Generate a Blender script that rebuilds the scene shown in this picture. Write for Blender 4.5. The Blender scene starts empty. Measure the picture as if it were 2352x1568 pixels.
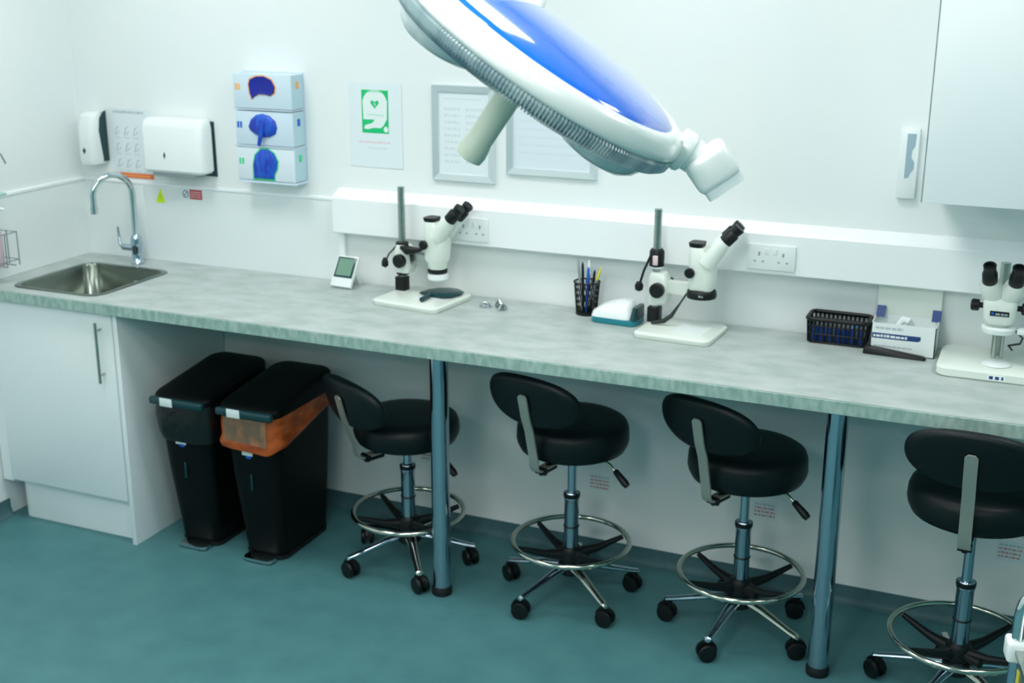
import bpy, bmesh, math, random
from mathutils import Vector, Matrix
random.seed(7)
PI = math.pi
R = math.radians
SC = bpy.context.scene
COL = SC.collection

# ------------------------------------------------------------------ camera, light, exposure
cam_d = bpy.data.cameras.new('camera'); cam = bpy.data.objects.new('camera', cam_d); COL.objects.link(cam)
cam_d.sensor_width = 36.0
cam_d.lens = 2867.88 / 2352 * 36.0
YAW, PITCH, ROLL = -0.40605, 0.29209, 0.00259
fw = Vector((math.sin(YAW)*math.cos(PITCH), math.cos(YAW)*math.cos(PITCH), -math.sin(PITCH)))
r0 = Vector((math.cos(YAW), -math.sin(YAW), 0)); u0 = r0.cross(fw)
rt = r0*math.cos(ROLL) + u0*math.sin(ROLL); up = -r0*math.sin(ROLL) + u0*math.cos(ROLL)
CAM = Vector((3.4701, -3.8118, 1.9968))
cam.matrix_world = Matrix(((rt.x, up.x, -fw.x, CAM.x), (rt.y, up.y, -fw.y, CAM.y), (rt.z, up.z, -fw.z, CAM.z), (0, 0, 0, 1)))
cam_d.dof.use_dof = True; cam_d.dof.focus_distance = 2.6; cam_d.dof.aperture_fstop = 5.0
cam_d.clip_start = 0.05
SC.camera = cam

PANEL_POWER = 15.0
WORLD = 0.36
world = bpy.data.worlds.new('room_world'); SC.world = world; world.use_nodes = True
bg = world.node_tree.nodes['Background']; bg.inputs[0].default_value = (0.30, 0.83, 0.82, 1); bg.inputs[1].default_value = WORLD
SC.view_settings.view_transform = 'Standard'; SC.view_settings.look = 'None'
SC.view_settings.exposure = 0.0; SC.view_settings.gamma = 1.0; SC.view_settings.use_curve_mapping = False
SC.cycles.max_bounces = 10; SC.cycles.diffuse_bounces = 6

# ------------------------------------------------------------------ materials
def mat(name, col, rough=0.5, metal=0.0, spec=0.5, coat=0.0, alpha=1.0, trans=0.0, noise=None, bump=None, emit=None):
    m = bpy.data.materials.new(name); m.use_nodes = True
    nt = m.node_tree; b = nt.nodes['Principled BSDF']
    b.inputs['Base Color'].default_value = (*col, 1); b.inputs['Roughness'].default_value = rough
    b.inputs['Metallic'].default_value = metal; b.inputs['Specular IOR Level'].default_value = spec
    b.inputs['Coat Weight'].default_value = coat; b.inputs['Alpha'].default_value = alpha
    b.inputs['Transmission Weight'].default_value = trans
    tc = nt.nodes.new('ShaderNodeTexCoord')
    if noise:      # (colour2, scale xyz, detail, lo, hi)
        col2, sc, det, lo, hi = noise
        mp = nt.nodes.new('ShaderNodeMapping'); mp.inputs['Scale'].default_value = sc
        nz = nt.nodes.new('ShaderNodeTexNoise'); nz.inputs['Scale'].default_value = 1.0; nz.inputs['Detail'].default_value = det
        cr = nt.nodes.new('ShaderNodeValToRGB')
        cr.color_ramp.elements[0].position = lo; cr.color_ramp.elements[0].color = (*col, 1)
        cr.color_ramp.elements[1].position = hi; cr.color_ramp.elements[1].color = (*col2, 1)
        nt.links.new(tc.outputs['Object'], mp.inputs[0]); nt.links.new(mp.outputs[0], nz.inputs['Vector'])
        nt.links.new(nz.outputs['Fac'], cr.inputs[0]); nt.links.new(cr.outputs[0], b.inputs['Base Color'])
    if bump:       # (scale, strength, distance)
        nz = nt.nodes.new('ShaderNodeTexNoise'); nz.inputs['Scale'].default_value = bump[0]; nz.inputs['Detail'].default_value = 3
        bp = nt.nodes.new('ShaderNodeBump'); bp.inputs['Strength'].default_value = bump[1]; bp.inputs['Distance'].default_value = bump[2]
        nt.links.new(tc.outputs['Object'], nz.inputs['Vector']); nt.links.new(nz.outputs['Fac'], bp.inputs['Height'])
        nt.links.new(bp.outputs[0], b.inputs['Normal'])
    if emit:
        b.inputs['Emission Color'].default_value = (*emit[0], 1); b.inputs['Emission Strength'].default_value = emit[1]
    return m

M = dict(
    wall=mat('painted_wall', (.83, .86, .85), .55, noise=((.81, .85, .86), (1.5, 1.5, 1.5), 2, .4, .6), bump=(180, .05, .001)),
    splash=mat('splashback_panel', (.80, .85, .85), .35, noise=((.78, .84, .86), (1.2, 1.2, 1.2), 1, .4, .6)),
    ceiling=mat('ceiling_paint', (.82, .86, .86), .8, noise=((.80, .85, .86), (3, 3, 3), 2, .4, .6)),
    floor=mat('vinyl_floor', (.062, .185, .205), .5, spec=.35, noise=((.080, .225, .240), (9, 9, 9), 8, .35, .7), bump=(260, .08, .001)),
    cove=mat('vinyl_cove', (.06, .135, .15), .5, spec=.3, noise=((.07, .155, .17), (30, 30, 30), 3, .35, .7)),
    laminate=mat('worktop_laminate', (.37, .43, .41), .38, spec=.4, noise=((.48, .53, .52), (9, 14, 30), 6, .36, .62)),
    edge=mat('worktop_edging_shaded', (.26, .40, .35), .5, spec=.3, noise=((.42, .56, .51), (60, 60, 22), 6, .36, .64)),  # mottled green, darkened because the front face catches less light
    door=mat('cabinet_white', (.86, .90, .90), .3, noise=((.84, .89, .91), (2, 2, 2), 1, .4, .6)),
    trunk=mat('trunking_pvc', (.90, .93, .94), .3, noise=((.88, .92, .95), (1, 1, 1), 1, .4, .6)),
    white=mat('white_plastic', (.82, .87, .87), .3, coat=.2),
    offwhite=mat('cream_enamel', (.74, .80, .74), .32, coat=.3),
    grip=mat('cream_rubber_grip', (.62, .70, .58), .38),
    seam=mat('seam_grey', (.30, .36, .37), .6),
    tealdark=mat('dark_teal_plastic', (.005, .045, .055), .25),
    black=mat('black_plastic', (.003, .005, .006), .42, spec=.35),
    binblack=mat('bin_black_plastic', (.0015, .0025, .003), .5, spec=.18),
    vinyl=mat('black_vinyl', (.003, .008, .010), .45, spec=.28, bump=(500, .1, .0005)),
    chrome=mat('chrome', (.62, .70, .72), .09, 1.0),
    legsteel=mat('polished_steel', (.46, .55, .64), .12, 1.0),
    ringsteel=mat('worn_chrome', (.62, .62, .54), .14, 1.0),
    barsteel=mat('satin_bar_steel', (.42, .43, .38), .35, .55),
    steel=mat('brushed_steel', (.50, .54, .50), .28, 1.0, noise=((.42, .47, .44), (3, 60, 60), 4, .3, .7)),
    silver=mat('silver_frame', (.72, .78, .80), .3, .55),
    paper=mat('paper', (.76, .83, .86), .6),
    paper2=mat('paper_bluish', (.70, .78, .84), .6),
    print=mat('grey_print', (.50, .56, .59), .7),
    faint=mat('faint_print', (.66, .73, .76), .7),
    red=mat('red_print', (.50, .05, .06), .6), softred=mat('faded_red_print', (.62, .32, .32), .6), pink=mat('pink_print', (.78, .60, .62), .6),
    orange=mat('orange_print', (.85, .16, .05), .6),
    lime=mat('lime_label', (.62, .90, .01), .5),
    green=mat('sign_green', (.0, .52, .17), .5), pale=mat('sign_pale_green', (.45, .74, .62), .6),
    signwhite=mat('sign_white', (.78, .86, .85), .6),
    blueshell=mat('glossy_blue_shell', (.0, .14, .86), .12, spec=.7, coat=1.0),
    lampwhite=mat('lamp_white_shell', (.86, .90, .88), .22, coat=.5),
    lens=mat('ribbed_lens', (.26, .36, .41), .2, spec=.6, noise=((.45, .55, .57), (20, 20, 20), 2, .4, .6)),
    podlens=mat('lens_pod_plastic', (.50, .60, .62), .12, spec=.7, coat=.4, noise=((.62, .70, .72), (25, 25, 25), 2, .4, .6)),
    clear=mat('clear_lens_cover', (.75, .84, .86), .08, alpha=.45, spec=.7),
    gloveblue=mat('nitrile_blue', (.01, .10, .60), .45, noise=((.005, .03, .42), (60, 60, 20), 2, .4, .65)),
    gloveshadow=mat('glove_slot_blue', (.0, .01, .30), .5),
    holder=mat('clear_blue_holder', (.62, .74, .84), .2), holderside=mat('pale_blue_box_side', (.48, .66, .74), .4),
    orangeborder=mat('orange_border', (.90, .42, .12), .5), greenborder=mat('green_border', (.05, .65, .25), .5),
    bagorange=mat('orange_bin_bag', (.55, .11, .015), .35, noise=((.28, .045, .006), (18, 18, 30), 3, .35, .65), bump=(30, .5, .01)),
    bagclear=mat('translucent_bag', (.16, .11, .07), .3, noise=((.40, .17, .08), (22, 6, 12), 3, .45, .7), bump=(25, .6, .01)),
    bagblack=mat('black_bin_bag', (.004, .006, .007), .35, bump=(30, .5, .01)),
    lcd=mat('lcd_green', (.16, .30, .22), .3),
    navy=mat('navy_print', (.01, .05, .20), .5), royal=mat('blue_plastic', (.01, .10, .55), .35), sky=mat('sky_blue', (.06, .36, .80), .4),
    tealbase=mat('teal_plastic', (.01, .22, .28), .35), paleblue=mat('pale_blue_tint', (.45, .52, .80), .4),
    pinksoap=mat('pink_soap', (.80, .62, .70), .25, trans=.2), glass=mat('glass_edge', (.35, .60, .55), .1),
    wire=mat('grey_wire', (.35, .38, .42), .35, .6), cable=mat('dark_cable', (.01, .02, .015), .5),
    sinksteel=mat('sink_steel', (.20, .23, .20), .22, 1.0), rubber=mat('black_rubber', (.004, .005, .006), .6),
    yellow=mat('yellow_label', (.65, .60, .05), .5),
    panel=mat('light_diffuser', (.9, .9, .9), .5, emit=((1.0, .985, .955), PANEL_POWER)),
)

# ------------------------------------------------------------------ mesh helpers
def xf(bm, vs, m):
    bmesh.ops.transform(bm, matrix=m, verts=vs)
def box(bm, x0, x1, y0, y1, z0, z1, bev=0.0, seg=2, m=None):
    vs = bmesh.ops.create_cube(bm, size=1)['verts']
    for v in vs:
        v.co = Vector(((x0+x1)/2 + v.co.x*(x1-x0), (y0+y1)/2 + v.co.y*(y1-y0), (z0+z1)/2 + v.co.z*(z1-z0)))
    if bev > 0:
        es = list({e for v in vs for e in v.link_edges})
        r = bmesh.ops.bevel(bm, geom=es, offset=bev, segments=seg, affect='EDGES', profile=0.5)
        vs = list({v for f in r['faces'] for v in f.verts} | {v for v in vs if v.is_valid})
    if m is not None: xf(bm, vs, m)
    return vs
def basis(d):
    d = Vector(d).normalized()
    a = Vector((0, 0, 1)) if abs(d.z) < .95 else Vector((1, 0, 0))
    x = a.cross(d).normalized(); y = d.cross(x)
    return x, y, d
def rings(bm, rr, cap0=True, cap1=True):
    R_ = [[bm.verts.new(p) for p in ring] for ring in rr]
    n = len(R_[0])
    for a, b in zip(R_, R_[1:]):
        for i in range(n):
            bm.faces.new((a[i], a[(i+1) % n], b[(i+1) % n], b[i]))
    if cap0: bm.faces.new(list(reversed(R_[0])))
    if cap1: bm.faces.new(R_[-1])
    return [v for r in R_ for v in r]
def cyl(bm, p0, p1, r, r1=None, n=24):
    p0 = Vector(p0); p1 = Vector(p1); r1 = r if r1 is None else r1
    x, y, d = basis(p1-p0)
    rr = [[p + (x*math.cos(2*PI*i/n) + y*math.sin(2*PI*i/n))*q for i in range(n)] for p, q in ((p0, r), (p1, r1))]
    return rings(bm, rr)
def lathe(bm, prof, o=(0, 0, 0), ax=(0, 0, 1), n=36, rf=None):
    o = Vector(o); x, y, d = basis(ax); rr = []
    for r, h in prof:
        r = max(r, 1e-5)
        rr.append([o + (x*math.cos(2*PI*i/n) + y*math.sin(2*PI*i/n))*r + d*h for i in range(n)])
    return rings(bm, rr)
def tube(bm, pts, r, n=12, closed=False):
    P = [Vector(p) for p in pts]; rr = []; px = None
    m = len(P)
    for i, p in enumerate(P):
        if closed: t = P[(i+1) % m] - P[i-1]
        else: t = P[min(i+1, m-1)] - P[max(i-1, 0)]
        t.normalize()
        if px is None: x, y, _ = basis(t)
        else:
            x = (px - t*px.dot(t)).normalized(); y = t.cross(x)
        px = x
        rad = r[i] if isinstance(r, (list, tuple)) else r
        rr.append([p + (x*math.cos(2*PI*k/n) + y*math.sin(2*PI*k/n))*rad for k in range(n)])
    if closed:
        V = [[bm.verts.new(q) for q in ring] for ring in rr]
        for i in range(m):
            a, b = V[i], V[(i+1) % m]
            for k in range(n): bm.faces.new((a[k], a[(k+1) % n], b[(k+1) % n], b[k]))
        return [v for q in V for v in q]
    return rings(bm, rr)
def arc(c, r, a0, a1, n, ex, ey):
    c = Vector(c); ex = Vector(ex); ey = Vector(ey)
    return [c + ex*(r*math.cos(a0+(a1-a0)*i/n)) + ey*(r*math.sin(a0+(a1-a0)*i/n)) for i in range(n+1)]
def rrect(cx, cy, z, w, d, r, k=6):
    r = min(r, w/2-1e-4, d/2-1e-4); out = []
    for qx, qy, a in ((1, 1, 0), (-1, 1, PI/2), (-1, -1, PI), (1, -1, 3*PI/2)):
        for i in range(k+1):
            t = a + PI/2*i/k
            out.append(Vector((cx + qx*(w/2-r) + r*math.cos(t), cy + qy*(d/2-r) + r*math.sin(t), z)))
    return out
def loft(bm, secs, k=6, m=None, cap0=True, cap1=True):     # secs: (cx, cy, z, w, d, r)
    vs = rings(bm, [rrect(*s, k=k) for s in secs], cap0, cap1)
    if m is not None: xf(bm, vs, m)
    return vs
def poly(bm, pts, o, ex, ey, en, t):                         # extruded outline
    o = Vector(o); ex = Vector(ex); ey = Vector(ey); en = Vector(en)
    a = [o + ex*x + ey*y for x, y in pts]
    return rings(bm, [a, [p + en*t for p in a]])
def ell(cx, cy, a, b, n=28, e=2.0, a0=0):
    out = []
    for i in range(n):
        t = a0 + 2*PI*i/n; c, s = math.cos(t), math.sin(t)
        out.append((cx + a*math.copysign(abs(c)**(2/e), c), cy + b*math.copysign(abs(s)**(2/e), s)))
    return out
def obj(name, bm, m, parent=None, smooth=True, ang=38, label=None):
    bmesh.ops.recalc_face_normals(bm, faces=bm.faces)
    me = bpy.data.meshes.new(name); bm.to_mesh(me); bm.free()
    me.materials.append(M[m] if isinstance(m, str) else m)
    if smooth:
        for p in me.polygons: p.use_smooth = True
        me.set_sharp_from_angle(angle=R(ang))
    o = bpy.data.objects.new(name, me); COL.objects.link(o)
    if parent is not None: o.parent = parent
    if label: o['label'] = label
    return o
def thing(name, label, cat, loc=(0, 0, 0), rotz=0, group=None):
    o = bpy.data.objects.new(name, None); COL.objects.link(o)
    o.empty_display_size = .05
    o.location = loc; o.rotation_euler = (0, 0, rotz); o['label'] = label; o['category'] = cat
    if group: o['group'] = group
    return o
def tag(o, label, cat, group=None):
    o['label'] = label; o['category'] = cat
    if group: o['group'] = group
    return o
def struct(name, bm, m, smooth=False, label=None):
    o = obj(name, bm, m, None, smooth); o['kind'] = 'structure'
    if label: o['label'] = label
    return o
def B(): return bmesh.new()
def part_box(name, m, parent, *a, bev=0.0, seg=2, label=None):
    bm = B(); box(bm, *a, bev=bev, seg=seg); return obj(name, bm, m, parent, label=label)
def marks(bm, x0, x1, z, h, y, gap=.25, w0=.5, t=.0003):   # a line of small unreadable printed marks facing -y
    x = x0
    while x < x1:
        w = h*(w0 + random.random()*1.6); w = min(w, x1-x)
        if w > h*.2: box(bm, x, x+w, y-t, y, z, z+h*(.8+.2*random.random()))
        x += w + h*gap*(1+random.random())

# ------------------------------------------------------------------ the room
H = 0.90; D = 0.609; T = 0.039
XR = 5.2; YF = -5.6; ZC = 2.72
bm = B(); box(bm, -.1, XR, YF, .1, -.1, 0); struct('floor', bm, 'floor')
bm = B(); box(bm, -.1, XR, 0, .1, 0, ZC); struct('wall_back', bm, 'wall')
bm = B(); box(bm, -.1, 0, YF, 0, 0, ZC); struct('wall_left', bm, 'wall')
bm = B(); box(bm, -.1, XR, YF, .1, ZC, ZC+.1); struct('ceiling', bm, 'ceiling')
# coved skirting
def cove(bm, p0, p1, nrm, h=.063, d=.025):
    p0 = Vector(p0); p1 = Vector(p1); n = Vector(nrm)
    prof = [(0, h), (.004, h), (.005, .03), (.009, .014), (.016, .006), (d, .0015), (d, 0), (0, 0)]
    a = [p0 + n*x + Vector((0, 0, z)) for x, z in prof]; b = [p1 + n*x + Vector((0, 0, z)) for x, z in prof]
    rings(bm, [a, b])
bm = B(); cove(bm, (.622, 0, 0), (XR, 0, 0), (0, -1, 0)); struct('baseboard_back', bm, 'cove', True)
bm = B(); cove(bm, (0, -.56, 0), (0, YF, 0), (1, 0, 0)); struct('baseboard_left', bm, 'cove', True)
# splashback panel on both walls, with a rounded capping
bm = B(); box(bm, 0, 1.162, -.005, 0, H, 1.192); box(bm, 0, .005, -2.2, -.005, H, 1.192)
struct('trim_1', bm, 'splash')
bm = B(); box(bm, 0, 1.162, -.009, 0, 1.192, 1.204, bev=.002); box(bm, 0, .009, -2.2, 0, 1.192, 1.204, bev=.002)
struct('trim_2', bm, 'trunk')
# dado trunking with its sloped top and the dropper at its left end
bm = B()
prof = [(0, 1.088), (-.052, 1.088), (-.055, 1.091), (-.055, 1.212), (-.050, 1.218), (-.006, 1.240), (0, 1.240)]
rings(bm, [[Vector((1.162, y, z)) for y, z in prof], [Vector((XR, y, z)) for y, z in prof]])
struct('trim_3', bm, 'trunk')
bm = B(); box(bm, 1.163, 1.186, -.02, 0, H, 1.088, bev=.002); struct('trim_4', bm, 'trunk')
# white surface pipework low on the left wall
bm = B()
for z in (.155, .235, .315):
    box(bm, 0, .022, -2.4, -.66, z-.034, z+.030, bev=.012, seg=3)
struct('trim_5', bm, 'trunk', True)
bm = B(); box(bm, .262, .30, -.014, -.005, H, 1.19, bev=.003); struct('trim_6', bm, 'splash', True)

# ceiling light panels (the room's lamps)
PW = [(.8, -3.3), (2.5, -3.3), (4.2, -3.3), (2.5, -2.3), (2.5, -4.25), (.8, -.95), (2.5, -.95), (4.2, -.95), (.8, -5.2), (2.5, -5.2), (4.2, -5.2)]
places = ['over the open floor on the left', 'over the open floor in the middle', 'over the open floor on the right',
          'above the examination lamp', 'beside the camera in the middle', 'nearest the back wall on the left', 'nearest the back wall in the middle', 'nearest the back wall on the right',
          'in the rearmost row on the left', 'in the rearmost row in the middle', 'in the rearmost row on the right']
for (x, y), pl in zip(PW, places):
    t = thing('ceiling_light', 'square flush ceiling light panel ' + pl, 'ceiling light', (x, y, ZC), 0, 'ceiling light panels')
    bm = B()
    for a in ((-.31, .31, -.31, -.28), (-.31, .31, .28, .31), (-.31, -.28, -.28, .28), (.28, .31, -.28, .28)): box(bm, *a, -.02, -.001)
    obj('frame', bm, 'white', t, False)
    bm = B(); box(bm, -.28, .28, -.28, .28, -.012, -.002); obj('diffuser', bm, 'panel', t, False)

# ------------------------------------------------------------------ bench: worktop, legs, sink cabinet
t = thing('worktop', 'long grey-green laminate worktop running along the back wall', 'worktop', (0, 0, 0))
SX0, SX1, SY0, SY1 = .128, .500, -.545, -.150       # sink cut-out
bm = B()
box(bm, 0.006, SX0, -D, -.006, H-T, H); box(bm, SX1, XR, -D, -.006, H-T, H)
box(bm, SX0, SX1, -D, SY0, H-T, H); box(bm, SX0, SX1, SY1, -.006, H-T, H)
obj('board', bm, 'laminate', t, False)
bm = B(); box(bm, 0.006, XR, -D-.004, -D, H-T, H-.002, bev=.0015); obj('edging', bm, 'edge', t, False, label='mottled green front edge with its shading painted in')

t = thing('sink', 'inset stainless steel sink bowl in the worktop corner', 'sink', ((SX0+SX1)/2, (SY0+SY1)/2, H))
w, d = SX1-SX0, SY1-SY0
bm = B(); loft(bm, [(0, 0, .0005, w+.03, d+.03, .06), (0, 0, .003, w+.024, d+.024, .058), (0, 0, .003, w-.008, d-.008, .05), (0, 0, -.006, w-.014, d-.014, .05),
                    (0, 0, -.13, w-.030, d-.030, .055), (0, 0, -.150, w-.075, d-.075, .05), (0, 0, -.153, .08, .08, .038)], k=8, cap0=False)
obj('bowl', bm, 'sinksteel', t, ang=60)
bm = B(); lathe(bm, [(.036, 0), (.036, .003), (.026, .004), (.02, .001), (0, .001)], (0, 0, -.153)); obj('drain', bm, 'chrome', t)
bm = B(); lathe(bm, [(.014, 0), (.014, .003), (.009, .004), (0, .004)], (.05, d/2-.022, -.055), (0, -1, 0)); obj('overflow', bm, 'seam', t)

t = thing('tap', 'chrome swan-neck mixer tap behind the sink', 'tap', (.305, -.085, H))
bm = B(); lathe(bm, [(.026, 0), (.026, .006), (.021, .012), (.019, .05), (.022, .065), (.020, .10), (.013, .115)], (0, 0, 0)); obj('body', bm, 'legsteel', t)
dx, dy = Vector((-.42, -.91)).normalized()
ex = Vector((dx, dy, 0)); c = ex*.077 + Vector((0, 0, .272))
pts = [Vector((0, 0, .11)), Vector((0, 0, .19))] + arc(c, .077, PI, -.12, 20, ex, (0, 0, 1)) + [c + ex*.0765 + Vector((0, 0, -.035))]
bm = B(); tube(bm, pts, .0115, 14); obj('spout', bm, 'chrome', t)
e = c + ex*.0765 + Vector((0, 0, -.035)); bm = B(); cyl(bm, e, e + Vector((0, 0, -.025)), .0135); obj('nozzle', bm, 'chrome', t)
bm = B(); tube(bm, [(-.01, 0, .06), (-.055, -.01, .062), (-.068, -.012, .075), (-.072, -.013, .14)], [.013, .012, .006, .004], 10); obj('lever', bm, 'legsteel', t)

def table_leg(x, lab):
    t = thing('bench_leg', lab, 'bench leg', (x, -.468, 0), 0, 'chrome bench legs')
    bm = B(); cyl(bm, (0, 0, .028), (0, 0, H-T-.012), .030, n=40); obj('post', bm, 'legsteel', t)
    bm = B(); lathe(bm, [(.033, 0), (.034, .004), (.034, .022), (.031, .030), (.0, .030)], (0, 0, 0)); obj('foot', bm, 'rubber', t, label='black plastic foot')
    bm = B(); cyl(bm, (0, 0, H-T-.012), (0, 0, H-T), .045, n=40); obj('top_flange', bm, 'legsteel', t)
table_leg(1.782, 'round chrome bench leg between the first and second stools from the bins')
table_leg(3.016, 'round chrome bench leg between the third stool and the rightmost stool')

t = thing('sink_cabinet', 'white base cabinet with one door under the sink', 'cabinet', (0, 0, 0))
DF = -.590
part_box('carcass', 'door', t, .008, .600, DF+.02, -.01, .15, .66)
part_box('rail', 'door', t, .008, .600, DF+.02, DF+.04, .66, H-T)
dr = part_box('door', 'door', t, .060, .596, DF, DF+.018, .165, H-T-.004, bev=.002)
part_box('filler_strip', 'door', t, .006, .058, DF+.012, DF+.026, .15, H-T)
bm = B(); loft(bm, [(.33, -.30, 0, .54, .50, .03), (.33, -.30, .148, .54, .50, .03)]); obj('plinth', bm, 'door', t)
hd = obj('handle', (lambda b: (cyl(b, (.548, DF-.026, .612), (.548, DF-.026, .828), .0055, n=16), b)[1])(B()), 'steel', dr, label='brushed steel bar handle')
bm = B()
for z in (.64, .80): cyl(bm, (.548, DF-.026, z), (.548, DF, z), .004, n=12)
obj('handle_post', bm, 'steel', hd)
t = thing('end_panel', 'tall white end panel beside the bins, closing the sink cabinet', 'panel', (0, 0, 0))
part_box('board', 'door', t, .602, .620, DF, -.006, 0, H-T-.001, bev=.001)

# ------------------------------------------------------------------ pedal bins
def bin_(x, lab, orange):
    t = thing('pedal_bin', lab, 'bin', (x, -.345, 0), 0, 'black pedal bins')
    bm = B()
    loft(bm, [(0, .01, .015, .155, .30, .035), (0, .01, .03, .165, .31, .04), (0, 0, .30, .195, .36, .045), (0, -.01, .525, .222, .375, .05), (0, -.01, .54, .236, .39, .055), (0, -.01, .555, .236, .39, .055)])
    body = obj('body', bm, 'binblack', t)
    bm = B()
    n = 10; rr = []
    for i in range(n+1):      # lid, higher at the back, rounded over
        s = i/n; w = .240*(1-.03*s); z = .560 + .004*s + .018*math.sin(s*PI/2)
        rr.append((0, -.01, z, w*(1-.55*s**3), .40*(1-.5*s**3), .055))
    loft(bm, [(0, -.01, .552, .240, .40, .055)] + rr)
    for v in bm.verts:
        v.co.z += max(0, (v.co.y+.21)/.40)*.052 if v.co.z > .556 else 0
    lid = obj('lid', bm, 'binblack', t)
    bm = B(); box(bm, -.110, .112, -.224, -.200, .545, .572, bev=.008, seg=3); obj('lid_lip', bm, 'tealdark', lid, label='front grip edge of the lid')
    bm = B(); box(bm, -.060, -.008, -.2262, -.2245, .545, .575, bev=.0008); obj('lid_sticker', bm, 'white', lid, label='plain white sticker')
    if orange:
        bm = B()
        secs = [(0, -.01, .548, .245, .398, .058), (0, -.01, .50, .246, .400, .06), (0, -.01, .462, .250, .406, .06), (0, -.01, .440, .258, .416, .062), (0, -.01, .424, .252, .410, .06)]
        loft(bm, secs, k=10, cap0=False, cap1=False)
        for v in bm.verts:
            f = max(0, (v.co.y+.22)/.44)
            k_ = (.555-v.co.z)/.13
            v.co.z += f*.10*k_ + .005*math.sin(v.co.x*60)*k_
            v.co.x += .003*math.sin(v.co.y*50+v.co.z*90)
        o = obj('bin_bag', bm, 'bagorange', t, label='orange bag folded over the rim')
        bm = B(); vs = loft(bm, [(.0, -.206, .448, .17, .018, .006), (.0, -.2065, .542, .17, .017, .006)])
        obj('bag_front', bm, 'bagclear', o, label='crumpled brownish see-through area of the bag')
    else:
        bm = B()
        loft(bm, [(0, -.01, .55, .243, .395, .058), (0, -.01, .50, .246, .400, .06), (0, -.01, .44, .242, .395, .06), (0, -.01, .41, .228, .375, .055)], k=10, cap0=False, cap1=False)
        for v in bm.verts: v.co.y += .003*math.sin(v.co.x*70+v.co.z*50)
        obj('bin_bag', bm, 'bagblack', t, label='black bag folded over the rim')
    y = -.1905
    bm = B(); box(bm, -.030, .012, y-.004, y-.001, .400 if not orange else .402, .420, bev=.0005); s = obj('sticker', bm, 'white', t, label='small white sticker with blue mark')
    bm = B(); box(bm, -.014, .006, y-.0045, y-.004, .392, .402); obj('sticker_print', bm, 'royal', s)
    bm = B(); box(bm, -.008, .000, -.186, -.180, .27, .33, bev=.002); obj('highlight_strip', bm, 'tealdark', t, label='slim vertical highlight made as a strip')  # thin strip in a lighter tone imitates a vertical highlight on the body
    bm = B(); loft(bm, [(0, -.165, .006, .12, .06, .02), (0, -.168, .016, .115, .056, .02), (0, -.165, .020, .10, .04, .018)]); obj('pedal', bm, 'chrome', t, label='chrome foot pedal')
    bm = B(); loft(bm, [(0, .01, 0, .165, .31, .04), (0, .01, .016, .168, .315, .04)]); obj('base', bm, 'rubber', t)
bin_(.818, 'narrow black pedal bin with a black liner beside the white end panel', False)
bin_(1.094, 'narrow black pedal bin with an orange bag folded over its rim', True)

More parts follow.
